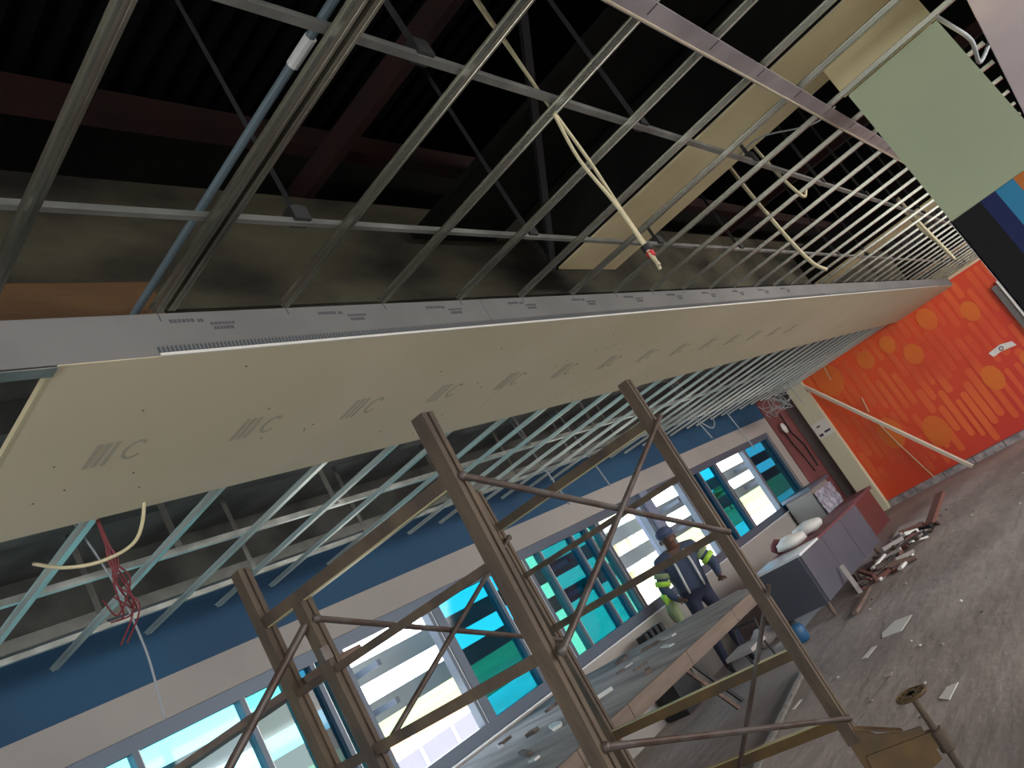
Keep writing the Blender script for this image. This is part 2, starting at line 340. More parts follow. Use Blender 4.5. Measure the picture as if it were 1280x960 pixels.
for z in (.38, .95): MB().bar((5.1, 9, z), (8.4, 9, z), .04, .03).obj('rail', M['framel'], rl)
an = thing('annex_building', 'cream annex wall with vertical grooves outside the middle window', 'building', (13.5, 8.7, -.2))
MB().box((12.5, 8.7, -.2), (14.35, 10.5, 4.2)).obj('wall', M['annex'], an)
for x in (12.85, 13.35, 13.62, 13.95): MB().box((x, 8.66, -.2), (x+.07, 8.7, 4.2)).obj('pilaster', M['louver'] if x == 13.62 else M['annex'], an)
MB().box((12.3, 8.5, 2.0), (13.3, 8.7, 2.3)).obj('hood', M['louver'], an); MB().box((12.3, 8.5, 1.35), (13.1, 8.7, 1.6)).obj('hood', M['louver'], an)

# ================================================================ NEAR CEILING GRID
def hat(w, h, lip, t=.0012):
    a = w/2; b = a*.62
    return [(-a-lip, h), (-a, h), (-b-.003, .0), (-b*.4, .0), (-b*.25, .003), (b*.25, .003), (b*.4, .0), (b+.003, .0), (a, h), (a+lip, h), (a+lip, h+t), (a-t, h+t), (b, t), (-b, t), (-a+t, h+t), (-a-lip, h+t)]
HC = 2.79
grid = thing('ceiling_grid', 'open galvanised ceiling grid over the near room, before the white bulkhead', 'ceiling frame', (.765, .7, HC))
def chan_mesh(L, w=.026, h=.018, lip=.007):
    return MB().prism([(x, -y) for x, y in hat(w, -h, lip)][::-1] if 0 else hat(w, h, lip), (0, 0, 0), (0, -L, 0)).mesh('furring_channel', M['near'])
YT = 1.698
full = chan_mesh(YT+.24); short = chan_mesh(YT-.30)
for k in range(-3, 34):
    x = .765+.4267*k
    if x > 15: break
    instance(short if 3.7 < x < 4.2 and k == 8 else full, 'furring_channel', (x, YT, HC), grid)
# doubled channel beside the second one, and its conduit
instance(full, 'furring_channel', (1.232, YT, HC+.004), grid)
for y, w in ((.745, .020), (1.335, .016)):
    MB().prism([(-w/2, 0), (w/2, 0), (w/2, .018), (w/2-.002, .018), (w/2-.002, .002), (-w/2+.002, .002), (-w/2+.002, .018), (-w/2, .018)], (-2, y, HC+.022), (15.1, y, HC+.022)).obj('carrier_channel', M['steel2'], grid)
for y in (.745, 1.335):
    for k in range(14):
        x = .35+k*1.12; MB().box((x, y-.008, HC+.03), (x+.003, y+.008, 3.9)).obj('hanger_strap', M['strap'], grid)
        MB().box((x-.025, y-.02, HC+.028), (x+.03, y+.02, HC+.075)).obj('hanger_clip', M['strap'], grid)
et = MB()
et.prism([(-.036, 0), (.028, 0), (.028, .004), (-.034, .004), (-.034, .04), (-.036, .04)], (-2, .388, HC-.006), (15.1, .388, HC-.006))
et.obj('edge_track', M['track'], grid)
MB().box((-2, .414, HC-.008), (15.1, .42, HC+.012)).obj('track_lip', M['gyp'], grid)
for k in range(0, 16): MB().box((.765+.4267*k-.004, .362, HC-.0075), (.765+.4267*k-.001, .40, HC-.0055)).obj('track_notch', M['dark'], grid)
cd = tag(MB().tube([(1.195, .45, 2.86), (1.19, 1.0, 2.86), (1.2, 1.93, 2.87)], .011, 10).obj('conduit', mat('blue_grey_conduit', (92, 106, 112), .5)), 'blue-grey conduit lying on the grid beside the doubled channel', 'conduit')
MB().tube([(1.194, .80, 2.86), (1.193, .88, 2.86)], .0145, 10).obj('coupler', M['paper'], cd)
# dark hanging services in the void
for x, y, z in ((.75, 1.55, 2.86), (1.5, 1.6, 2.86)): pass

# red roof steel
for x, w_ in ((2.35, 'nearest'), (3.44, 'second nearest'), (5.6, 'third nearest'), (7.2, 'farthest')):
    r = MB().bar((x-.05, -5.8, 3.45), (x+.02, 2.1, 3.66), .05, .1).obj('rafter', M['redsteel']); tag(r, 'red oxide roof rafter in the dark void above the grid, %s of four' % w_, 'rafter', 'red rafters in the ceiling void')
pr = MB().bar((-3.8, 1.86, 3.76), (15, 1.86, 3.76), .07, .11).obj('purlin', M['redsteel']); tag(pr, 'long red oxide purlin running along the top of the concrete beam', 'purlin')
pr = MB().bar((1.9, .2, 3.75), (3.3, 1.7, 2.95), .03, .03).obj('strut', M['dark']); tag(pr, 'thin dark diagonal strut in the ceiling void', 'strut')

# ================================================================ BULKHEAD
bk = thing('bulkhead', 'long white gypsum bulkhead with pale grey upstand crossing the whole ceiling', 'bulkhead', (.88, 1.7, 2.65))
x = .885; k = 0
while x < 15.1:
    x1 = min(x+2.4, 15.12); MB().box((x, 1.7, 2.653), (x1-.0015, 2.748, 2.6655)).obj('soffit_board', M['gyp'], bk); x = x1
x = -2.2
while x < 15.1:
    x1 = min(x+2.4, 15.12); MB().box((x, 1.699, 2.655), (x1-.0015, 1.711, 2.79)).obj('upstand_board', M['gypgrey'], bk); x = x1
MB().box((-2.2, 1.700, 2.6475), (.884, 1.74, 2.651)).obj('bottom_track', M['steel2'], bk)
MB().box((-2.2, 1.711, 2.6), (15, 1.72, 2.602)).obj('hidden_track', M['steel2'], bk) if 0 else None
MB().box((.872, 1.72, 2.652), (.884, 2.748, 2.668)).obj('board_edge', M['cable'], bk)
MB().box((1.145, 1.6965, 2.661), (13.5, 1.6985, 2.681)).obj('corner_bead', M['bead'], bk)
mb = MB(); x = 1.15
while x < 7.5:
    mb.box((x, 1.695, 2.664), (x+.005, 1.6966, 2.684)); x += .0125
mb.obj('bead_tooth', M['gypgrey'], bk, kind='stuff')
MB().box((1.145, 1.694, 2.6525), (13.5, 1.7, 2.661)).obj('bead_lip', M['beadlip'], bk)
# printed marks: three slanted bars and a C, and small print on the upstand
def cmark(cx, cy):
    mb = MB()
    for i in range(3):
        x0 = cx-.085+i*.028; mb.poly([(x0, cy-.075, 2.6525), (x0+.016, cy-.075, 2.6525), (x0+.016, cy+.075, 2.6525), (x0, cy+.075, 2.6525)], .0008, (0, 0, -1))
        for j in range(5): pass
    n = 14; outer = []; inner = []
    for k in range(n+1):
        a = math.radians(40 + 280*k/n); outer.append((cx+.055+.038*math.cos(a), cy+.062*math.sin(a), 2.6525)); inner.append((cx+.055+.024*math.cos(a), cy+.046*math.sin(a), 2.6525))
    for k in range(n): mb.poly([outer[k], outer[k+1], inner[k+1], inner[k]], .0008, (0, 0, -1))
    mb.obj('printed_mark', M['print_'], bk)
for k in range(14): cmark(1.225+.515*k, 2.232)
random.seed(5)
for k in range(11):
    x = 1.215+.52*k; mb = MB()
    for (a, b, z0, z1, d) in ((0, .075, 2.757, 2.768, 1), (.085, .105, 2.755, 2.766, 1), (.12, .20, 2.744, 2.752, 1), (.125, .185, 2.727, 2.738, 1)):
        q = a
        while q < b:
            w = random.uniform(.005, .010); mb.box((x+q, 1.6978, z0), (x+q+w, 1.699, z1)); q += w+.004
    mb.obj('printed_text', M['fprint'], bk)
    MB().box((1.19+.4267*k, 1.6978, 2.765), (1.193+.4267*k, 1.699, 2.79)).obj('pencil_mark', M['fprint'], bk)
mb = MB()
for _ in range(70):
    a = random.uniform(.95, 8); b = random.uniform(1.74, 2.7); mb.box((a, b, 2.6518), (a+.006, b+.006, 2.6532))
mb.obj('screw_head', M['fprint'], bk, kind='stuff')

# ================================================================ OUTER CEILING GRID
g2 = thing('ceiling_grid', 'lower galvanised ceiling grid between the white bulkhead and the window wall', 'ceiling frame', (1.35, 3.5, 2.668))
far = MB().prism(hat(.040, .020, .009), (0, 0, 0), (0, -2.32, 0)).mesh('furring_channel', M['steel'])
xs = [.45, .855, 1.352, 1.88, 2.423, 2.895, 3.32, 3.85]; x = 4.28
while x < 15: xs.append(x); x += .43
for i, x in enumerate(xs): instance(far, 'furring_channel', (x, 4.92+random.uniform(-.04, .04), 2.668), g2)
for y, z in ((3.55, 2.69), (4.55, 2.70)):
    MB().prism([(-.015, 0), (.015, 0), (.015, .03), (.013, .03), (.013, .002), (-.013, .002), (-.013, .03), (-.015, .03)], (-1, y, z), (15, y+(.12 if y < 4 else 0), z)).obj('carrier_channel', M['steel'], g2)
for k in range(14):
    x = 1.05+k*.98
    for y in (3.56, 4.56): MB().box((x, y, 2.70), (x+.035, y+.003, 3.36)).obj('hanger_strap', M['steel2'], g2)

# ================================================================ GREEN BOARD ON PIER
gb = thing('wall_board', 'pale green gypsum board hung on the upper part of the striped pier', 'board', (3.8, .08, 2.08))
MB().poly([(3.798, .284, 2.083), (3.798, -.13, 2.085), (3.798, -.13, 2.786), (3.798, .284, 2.786)], .014, (-1, 0, 0)).obj('board', M['gypgreen'], gb)
MB().box((3.79, -.13, 2.795), (3.8, .30, 2.95)).obj('upper_board', M['cream'], gb)

# ================================================================ SCAFFOLD
SP = dict(P1=(1.984, 1.745), P3=(1.886, 2.94), P2=(3.602, 1.863), P1b=(3.525, 3.035), P4=(1.907, 2.683))
yaw = math.atan2(.118, 1.618)
sc = thing('scaffold', 'rusty ladder-frame scaffold with crossed tube braces standing before the windows', 'scaffold', (1.984, 1.745, 0))
U = Vector((math.cos(yaw), math.sin(yaw), 0)); T = Vector((-math.sin(yaw), math.cos(yaw), 0))
def SQ(key, z):
    x, y = SP[key]
    if key == 'P1': t = (2.35-z)/1.93; return Vector((x-.033*t, y+.036*t, z))
    return Vector((x, y, z))
def spost(key, z0, z1, m=M['rust'], w=.058):
    x, y = SP[key]
    c = w*.5; q = .008
    # C-section post: two proud flanges and a recessed web
    prof = [(-c, -c), (c, -c), (c, -c*.25), (c-q, -c*.2), (c-q, c*.2), (c, c*.25), (c, c), (-c, c), (-c, c*.25), (-c+q, c*.2), (-c+q, -c*.2), (-c, -c*.25)]
    return MB().prism(prof, SQ(key, z0), SQ(key, z1), up=U).obj('post', m, sc)
for k, z0, z1 in (('P1', .42, 2.35), ('P3', .42, 2.35), ('P2', .40, 2.35), ('P1b', .40, 2.35), ('P4', .42, 2.09)): spost(k, z0, z1)
def rung(a, b, z, m=M['rust']):
    h = .05 if z > 2 or z < 1.4 else (.03 if z > 1.6 else .038); w = .03; edge = z > 2 or z < 1; sg_ = -1 if z > 1.6 else 1
    A = SQ(a, z); B = SQ(b, z); d = (B-A).normalized()
    p = A + d*.028; q = B - d*.028
    ro = MB().bar(p, q, w, h).obj('rung', m, sc)
    if edge: MB().bar(p + Vector((0, 0, sg_*h/2)), q + Vector((0, 0, sg_*h/2)), w*1.02, .005).obj('rung_highlight', M['edgelit'], ro)  # painted highlight: lit underside on high rungs, lit top on low ones
for z in (2.11, 1.80, 1.475, .845, .50):
    rung('P1', 'P3', z)
    rung('P2', 'P1b', z, m=M['ochre'] if z < 1 else M['rust'])
def brace(a, za, b, zb, off=-.04, r=.0125):
    A = SQ(a, za) + Vector(T)*off; B = SQ(b, zb) + Vector(T)*off; bt = MB().tube([A, A.lerp(B, .5), B], r, 10).obj('brace_tube', M['tube'], sc)
    for p in (A, B): MB().blob(p, .017, .017, .017, 8).obj('brace_pin', M['tube'], bt)
brace('P1', 2.096, 'P2', 1.46, -.035); brace('P2', 2.10, 'P1', 1.46, -.06)
brace('P4', 2.0, 'P1b', 1.40, -.035); brace('P4', 1.46, 'P1b', 2.03, -.06)
brace('P1', 1.158, 'P2', .50, -.035); brace('P2', 1.16, 'P1', .50, -.06) if 0 else None
a = Vector((3.602, 1.80, 1.16)); b = Vector((3.553, 2.46, .46)); MB().tube([a, b], .0125, 10).obj('brace_tube', M['tube'], sc)
MB().tube([Vector((*SP['P4'], 2.0)) + Vector((-.03, .0, 0)), Vector((1.15, 2.9, 1.45)), ], .016, 10).obj('brace_tube', M['tube'], sc)
MB().box((1.845, 2.62, 1.84), (1.885, 2.65, 1.89)).obj('coupler', M['tube'], sc)
# gusset, outrigger arm and screw jack
gh = Vector((3.745-3.602, 1.60-1.863, 0)); gl = gh.length; gh.normalize(); gp = Vector((3.602, 1.863, 0))
MB().poly([gp+gh*a_+Vector((0, 0, z_)) for a_, z_ in ((-.03, .47), (.03, .45), (.10, .385), (.2, .345), (gl-.02, .33), (gl-.02, .18), (.12, .14), (-.03, .12))], .012, gh.cross(Vector((0, 0, 1)))).obj('gusset_plate', M['ochre'], sc)
MB().bar(gp+gh*.0+Vector((0, 0, .30)), gp+gh*gl+Vector((0, 0, .26)), .045, .07).obj('outrigger_arm', M['ochre'], sc)
MB().bar(gp+gh*.02+Vector((0, 0, .455)), gp+gh*.20+Vector((0, 0, .35)), .05, .01).obj('gusset_flange', M['ochre'], sc)
jk = MB().lathe([(.028, -.05), (.034, -.045), (.034, .045), (.028, .05)], (3.75, 1.575, .245), 14).obj('jack_sleeve', M['rust'], sc)
MB().lathe([(.016, 0), (.016, .455)], (3.75, 1.578, 0), 12).obj('jack_screw', M['rust'], sc)
mb = MB(); n = 24; R = .066
ring = [(3.75+R*math.cos(2*math.pi*k/n), 1.578+R*math.sin(2*math.pi*k/n), .458) for k in range(n+1)]
mb.tube(ring, .009, 8)
for k in range(4): a = math.pi*k/4; mb.bar((3.75-R*math.cos(a), 1.578-R*math.sin(a), .458), (3.75+R*math.cos(a), 1.578+R*math.sin(a), .458), .024, .012)
mb.obj('jack_handwheel', M['ochre'], sc)
MB().box((3.69, 1.52, 0), (3.81, 1.64, .01)).obj('jack_foot', M['rust'], sc)
for k in ('P1', 'P3', 'P1b'):
    x, y = SQ(k, .42)[:2]; MB().lathe([(.02, 0), (.02, .42)], (x, y, .0), 10).obj('jack_screw', M['rust'], sc); MB().box((x-.06, y-.06, 0), (x+.06, y+.06, .01)).obj('jack_foot', M['rust'], sc)
pk = MB().bar((2.015, 2.72, 1.833), (1.96, 4.35, 1.833), .16, .032).obj('plank', M['plank']); tag(pk, 'weathered wooden plank lying across the left end of the scaffold', 'plank')
pk.data.materials[0] = M['plank']

# ================================================================ BENCH UNDER THE WINDOWS
bn = thing('bench', 'huge dusty workbench with wood-edged top running along under the windows', 'bench', (4, 4.2, 0))
top = [(-.5, 3.1), (5.98, 3.1), (6.36, 3.45), (6.26, 3.95), (5.9, 4.9), (5.88, 5.24), (-.5, 5.24)]
MB().poly([(x, y, .83) for x, y in top], .07, (0, 0, 1)).obj('top', M['benchtop'], bn)
x = -.5; random.seed(3)
while x < 5.9:
    x1 = min(x+random.choice((.42, .55, .8)), 5.98); MB().box((x, 3.08, .805), (x1-.006, 3.1, .902)).obj('edge_board', M['benchedge'], bn); x = x1
for x, ys in ((.2, (3.25, 5.1)), (2.2, (3.25, 5.1)), (4.2, (4.9,)), (5.7, (4.9,))):
    for y in ys: MB().box((x, y, 0), (x+.07, y+.07, .83)).obj('leg', M['plank'], bn)
for k in range(26):
    x = random.uniform(2.8, 5.7); y = random.uniform(3.3, 4.9); a = random.uniform(0, 3.1); mm = random.choice(('paper', 'cardboard', 'rubble', 'plank', 'rubble'))
    L = random.uniform(.05, .3); w = random.uniform(.02, .09)
    o = MB().box((-L/2, -w/2, 0), (L/2, w/2, random.uniform(.004, .03))).obj('offcut', M[mm]); o.location = (x, y, .9); o.rotation_euler = (0, 0, a)
    tag(o, 'small %s scrap lying on the dusty bench top' % dict(paper='white paper', cardboard='pale board', rubble='grey-brown mortar', plank='wooden')[mm], 'scrap', 'scraps on the bench top')
wp = MB().poly([(-.13, -.02, 0), (-.02, -.05, 0), (.12, -.03, 0), (.14, .02, 0), (0, .03, 0), (-.12, .04, 0)], .02, (0, 0, 1)).obj('paper_wad', M['white']); wp.location = (4.15, 3.96, .9); wp.rotation_euler = (0, 0, .9); tag(wp, 'bright white crumpled scrap on the bench under the teal window', 'scrap')

# stakes leaning against the bench legs
for i, (x, y, m, lb) in enumerate(((6.35, 4.15, 'plank', 'pale wooden stake leaning behind the end of the bench'), (6.55, 4.2, 'dark', 'dark thin stake leaning behind the end of the bench'))):
    tag(MB().bar((x+.15, y, .0), (x-.12, y+.15, .62), .04, .03).obj('stake', M[m]), lb, 'stake')

# ================================================================ LONG CABINET
cb = thing('cabinet', 'long charcoal cabinet on short legs with glossy white top end', 'cabinet', (8.3, 3.7, 0))
MB().box((8.36, 3.70, .16), (10.7, 4.32, .70)).obj('body', M['cab'], cb)
MB().box((8.345, 3.71, .155), (8.36, 4.31, .70)).obj('end_panel', M['cab'], cb)
for k in range(3): MB().box((8.37+k*.78, 3.685, .165), (8.37+(k+1)*.78-.012, 3.70, .695)).obj('door', M['cab'], cb)
MB().box((8.33, 3.67, .70), (9.0, 4.34, .725)).obj('top', M['cabtop'], cb); MB().box((9.0, 3.67, .70), (10.73, 4.34, .725)).obj('top', M['cloth'], cb, label='dull brownish far part of the top')
for x in (8.45, 9.5, 10.6):
    for y in (3.76, 4.26): MB().lathe([(.02, 0), (.03, .16)], (x, y, 0), 8).obj('leg', M['plank'], cb)
o = MB().blob((9.2, 4.05, .80), .2, .2, .08, 10, .12).obj('plastic_bag', M['white'], smooth=True); tag(o, 'white crumpled plastic bag on the charcoal cabinet top', 'bag')
o = MB().blob((9.75, 4.0, .80), .26, .2, .085, 10, .1).obj('cloth_bundle', M['paper'], smooth=True); tag(o, 'off-white cloth bundle lying toward the far end of the cabinet', 'bundle')
o = MB().blob((9.3, 4.26, .80), .16, .08, .09, 10, .15).obj('cloth_bundle', M['cloth'], smooth=True); tag(o, 'small maroon cloth heap behind the white bag on the cabinet', 'bundle')
rb = thing('counter', 'low red-brown counter between the charcoal cabinet and the cream pilaster', 'counter', (12.6, 4.5, 0))
MB().box((11.6, 4.32, 0), (13.5, 4.70, .56)).obj('body', M['red'], rb); MB().box((11.55, 4.28, .56), (13.55, 4.72, .61)).obj('top', M['cloth'], rb)
fr = thing('wrapped_appliance', 'boxy appliance in crumpled clear plastic before the maroon wall', 'appliance', (12.9, 4.95, 0))
MB().box((12.55, 4.78, .0), (13.45, 5.26, 1.05)).obj('body', mat('grey_appliance', (132, 128, 124), .5), fr, bevel=.03)
mb = MB()
nx, nz = 14, 10; V = [[mb.bm.verts.new((12.54+.92*i/nx, 4.765-random.uniform(0, .03), .5+.48*j/nz)) for i in range(nx+1)] for j in range(nz+1)]
for j in range(nz):
    for i in range(nx): mb.bm.faces.new((V[j][i], V[j][i+1], V[j+1][i+1], V[j+1][i]))
mb.obj('plastic_wrap', M['plastic'], fr)
MB().box((12.5, 4.74, 1.05), (13.5, 5.28, 1.10)).obj('lid', M['frame'], fr)
fn = thing('wall_fan', 'small round pale fan on the maroon wall', 'fan', (14.35, 5.2, 2.2))
mb = MB(); mb.tube([(14.35+.09*math.cos(a), 5.2, 2.12+.09*math.sin(a)) for a in [2*math.pi*k/20 for k in range(21)]], .012, 6); mb.bar((14.35, 5.2, 2.12), (14.35, 5.28, 2.12), .04, .04)
mb.obj('guard', M['paper'], fn)
mb = MB()
for k in range(4):
    a = k*math.pi/2; mb.blob((14.35+.045*math.cos(a), 5.2, 2.12+.045*math.sin(a)), .035, .008, .03, 8)
mb.obj('blade', M['white'], fn)
for i, pts in enumerate(([(14.4, 5.26, 2.05), (14.42, 5.26, 1.8), (14.55, 5.27, 1.5), (14.6, 5.27, 1.2)], [(14.75, 5.26, 2.4), (14.7, 5.26, 2.0), (14.9, 5.26, 1.7), (14.85, 5.26, 1.25)])):
    tag(MB().tube(pts, .012, 6).obj('cable', M['tape']), ('dark cable hanging below the fan on the maroon wall', 'dark cable looping down the maroon wall by the pilaster')[i], 'cable')
st = thing('notice_strip', 'white printed label strip stuck across the cream pilaster', 'label', (XF-.17, 4.86, 1.75))
MB().box((XF-.165, 4.71, 1.62), (XF-.161, 5.01, 1.92)).obj('sheet', M['white'], st)
for yy, zz, w, h in ((4.9, 1.84, .07, .03), (4.80, 1.70, .12, .04), (4.94, 1.68, .08, .05)): MB().box((XF-.168, yy-w/2, zz-h/2), (XF-.165, yy+w/2, zz+h/2)).obj('ink_mark', M['fprint'], st)
sg = thing('notice', 'small white notice with a round mark on the orange wall', 'notice', (XF-.03, 1.73, 1.39))
MB().poly([(XF-.03, 1.93, 1.42), (XF-.03, 1.9, 1.33), (XF-.03, 1.75, 1.345), (XF-.03, 1.53, 1.31), (XF-.03, 1.55, 1.40), (XF-.03, 1.72, 1.45)], .003, (-1, 0, 0)).obj('sheet', M['white'], sg)
MB().tube([(XF-.036, 1.735+.03*math.cos(a), 1.385+.03*math.sin(a)) for a in [2*math.pi*k/14 for k in range(15)]], .006, 5).obj('round_mark', M['redsteel'], sg)
pl = MB(); pl.bar((XF-.12, 4.70, 2.60), (XF-.45, 3.10, .02), .07, .05)
pl = tag(pl.obj('pole', M['pole']), 'long cream pole leaning diagonally across the orange wall', 'pole')
tag(MB().tube([(XF-.06, 4.02, 1.40), (XF-.05, 3.95, .9), (XF-.08, 3.78, .1)], .009, 6).obj('cable', M['cable']), 'thin pale cable trailing down the orange wall below the pole', 'cable')
tag(MB().bar((14.8, 4.1, 2.74), (14.8, 4.15, 2.42), .012, .012).obj('rod', M['cable']), 'short pale rod hanging before the top of the orange wall', 'rod')
tag(MB().bar((XF-.04, 3.99, 1.88), (XF-.04, 4.04, 1.60), .025, .012).obj('batten', M['cable']), 'short pale batten stuck above the middle of the leaning pole', 'batten')

# ================================================================ FLOOR THINGS
pp = tag(MB().tube([(6.9, 3.55, .03), (4.3, 3.13, .03)], .028, 10).obj('pipe', M['steel2']), 'grey metal pipe lying on the floor behind the scaffold foot', 'pipe')
bu = thing('bucket', 'blue plastic container on the floor at the near end of the cabinet', 'bucket', (8.02, 3.86, 0))
MB().lathe([(.07, 0), (.09, .02), (.095, .14), (.07, .18), (.035, .195)], (7.92, 3.98, 0), 16).obj('body', M['bucket'], bu, smooth=True)
MB().lathe([(.045, .19), (.05, .22), (.03, .24)], (7.92, 3.98, 0), 12).obj('cap', M['dark'], bu)
ch = thing('stool', 'low stool with pale seat and thin black wire legs by the bucket', 'stool', (7.55, 4.35, 0))
MB().box((7.33, 4.2, .22), (7.7, 4.52, .26)).obj('seat', M['cardboard'], ch)
for x, y in ((7.35, 4.22), (7.68, 4.22), (7.35, 4.50), (7.68, 4.50)): MB().tube([(x, y, .22), (x+.02*(1 if x > 7.5 else -1), y-.02, 0)], .011, 6).obj('leg', M['dark'], ch)
MB().tube([(7.68, 4.22, .22), (7.76, 4.22, .42), (7.76, 4.5, .42), (7.68, 4.5, .22)], .011, 6).obj('back_frame', M['dark'], ch)
o = MB().blob((8.5, 4.65, .1), .2, .14, .1, 10, .2).obj('sack', M['cardboard'], smooth=True); tag(o, 'pale slumped sack on the floor between worker and cabinet', 'sack')
random.seed(21)
for k in range(72):
    t = random.random(); cx = 9.1+2.1*t+random.gauss(0, .18); cy = 3.42-.05*t+random.gauss(0, .16); L = random.uniform(.08, .42); w = random.uniform(.02, .08); h = random.uniform(.012, .045)
    mm = random.choice(('rubble', 'plank', 'brick', 'cardboard', 'dark', 'brick', 'rubble', 'paper'))
    nm = dict(rubble='grey-brown', plank='weathered wooden', brick='reddish', cardboard='pale board', dark='blackish', paper='whitish')[mm]
    o = MB().box((-L/2, -w/2, -h/2), (L/2, w/2, h/2)).obj('offcut', M[mm]); el = random.uniform(-.25, .25)
    o.location = (cx, cy, h/2+L/2*abs(math.sin(el))+random.choice((0, 0, .06, .12))*max(0, 1-abs(cy-3.4)*4)); o.rotation_euler = (0, el, random.uniform(0, math.pi))
    tag(o, '%s broken offcut in the rubble heap in front of the charcoal cabinet' % nm, 'rubble', 'offcuts in the rubble heap')
bd = MB().box((-.5, -.28, 0), (.5, .28, .012)).obj('board', M['cardboard']); bd.location = (11.6, 3.45, .02); bd.rotation_euler = (.12, .05, .15); tag(bd, 'pale sheet of board lying beyond the rubble heap', 'board')
tm = MB().bar((11.0, 3.15, .03), (11.75, 3.0, .22), .12, .05).obj('beam_offcut', M['brick']); tag(tm, 'short reddish timber beam propped on the far end of the rubble heap', 'timber')
for i, (a, b, m, lb) in enumerate((((8.85, 3.55, .02), (9.0, 3.62, .34), 'cardboard', 'pale upright stick at the near end of the rubble heap'), ((8.0, 3.38, .03), (8.85, 3.45, .03), 'plank', 'long flat batten at the near end of the rubble heap'), ((9.15, 3.15, .03), (9.6, 3.1, .03), 'paper', 'white batten in front of the rubble heap'))):
    tag(MB().bar(a, b, .05, .03).obj('batten', M[m]), lb, 'batten')
def sheet(x, y, pts, lb, m='paper'):
    o = MB().poly([(p[0], p[1], 0) for p in pts], .004, (0, 0, 1)).obj('paper_scrap', M[m]); o.location = (x, y, .001); tag(o, lb, 'scrap')
sheet(5.03, 1.93, [(-.1, -.03), (.13, -.05), (.12, .02), (-.02, .05)], 'white pointed paper scrap on the floor beside the jack handwheel')
sheet(6.95, 2.72, [(-.16, -.1), (.2, -.12), (.24, .05), (.02, .12), (-.14, .08)], 'large torn pale sheet on the open floor')
sheet(6.55, 2.86, [(-.12, -.02), (.1, -.05), (.12, 0), (-.1, .04)], 'narrow white scrap next to the large torn sheet')
sheet(5.8, 2.5, [(-.04, -.03), (.05, -.02), (.03, .04), (-.03, .03)], 'small pinkish chip on the floor in mid-room', 'cardboard')
sheet(5.95, 3.33, [(-.09, -.012), (.08, -.02), (.09, .01), (-.08, .02)], 'thin white sliver on the floor behind the scaffold post')
for k in range(60):
    x = random.uniform(3.8, 12); y = random.uniform(.8, 3.6); s = random.uniform(.006, .02)
    o = MB().blob((0, 0, s*.3), s, s*.8, s*.45, 8, .25).obj('chip', M[random.choice(('rubble', 'cardboard', 'paper', 'rubble'))]); o.location = (x, y, 0)
    tag(o, 'small mortar chip scattered on the dusty floor %s' % ('near the scaffold' if x < 6 else ('toward the rubble heap' if x < 9.5 else 'toward the orange wall')), 'debris', 'chips scattered on the floor')

# ================================================================ CABLES
def cable(pts, r, m, lb, name='cable'): return tag(MB().tube(pts, r, 8).obj(name, M[m], smooth=True), lb, 'cable')
def smooth(pts, n=6):
    P = [Vector(p) for p in pts]; out = []
    for i in range(len(P)-1):
        a = P[max(i-1, 0)]; b = P[i]; c = P[i+1]; d = P[min(i+2, len(P)-1)]
        for k in range(n):
            t = k/n; out.append(.5*((2*b)+(c-a)*t+(2*a-5*b+4*c-d)*t*t+(3*b-a-3*c+d)*t**3))
    return out + [P[-1]]
x0, y0 = 2.055, .775
cb1 = thing('cable_pair', 'pair of cream cables with black and red tape hanging through the near grid', 'cable', (x0, y0, 3.9))
for s in (-1, 1):
    MB().tube(smooth([(x0+.02*s, y0, 3.9), (x0+.012*s, y0, 3.3), (x0, y0, 2.9), (x0+.004*s, y0, 2.8), (x0+.03*s, y0+.005, 2.62), (x0+.006*s, y0, 2.45), (x0+.006*s, y0, 2.28), (x0+.02*s, y0+.01*s, 2.225)]), .0055, 8).obj('strand', M['cable'], cb1, smooth=True)
MB().lathe([(.015, 0), (.015, .018)], (x0, y0, 2.283), 12).obj('black_tape', M['tape'], cb1); MB().lathe([(.012, 0), (.012, .016)], (x0, y0, 2.262), 12).obj('red_tape', M['redtape'], cb1)
MB().lathe([(.016, 0), (.016, .025)], (x0, y0, 3.42), 12).obj('black_tape', M['tape'], cb1)
cable(smooth([(4.55, 1.03, 3.7), (4.58, 1.04, 3.1), (4.64, 1.04, 2.8), (4.66, 1.03, 2.6), (4.72, 1.02, 2.46), (4.8, 1.0, 2.40)]), .011, 'cable', 'thick cream cable hanging from the middle of the near grid')
cable(smooth([(4.13, .79, 3.1), (4.18, .78, 2.85), (4.2, .765, 2.72), (4.26, .76, 2.68), (4.29, .74, 2.71)]), .008, 'cable', 'short hooked cream cable end near the grid centre')
cable(smooth([(8.15, .83, 3.1), (8.18, .82, 2.8), (8.25, .80, 2.5), (8.35, .80, 2.37)]), .016, 'cable', 'pale cable dropping through the far part of the near grid')
cable(smooth([(8.22, .86, 3.1), (8.24, .85, 2.8), (8.29, .82, 2.6)]), .014, 'cable', 'shorter pale cable beside the one in the far grid')
cable(smooth([(9.4, .55, 4.0), (9.4, .55, 2.7), (9.42, .55, 2.6)]), .016, 'cable', 'small pale cable end near the striped pier edge')
cable(smooth([(3.93, -.14, 2.85), (4.0, -.16, 2.80), (4.2, -.19, 2.74), (4.45, -.17, 2.70), (4.62, -.26, 2.79)]), .010, 'cablegrey', 'pale cable looping between the green board and the lilac ceiling board')
cable(smooth([(3.9, .82, 2.955), (3.75, .66, 2.9), (4.05, .5, 2.88), (4.3, .4, 2.95)]), .004, 'cablegrey', 'thin grey wire curling above the grid by the cream beam')
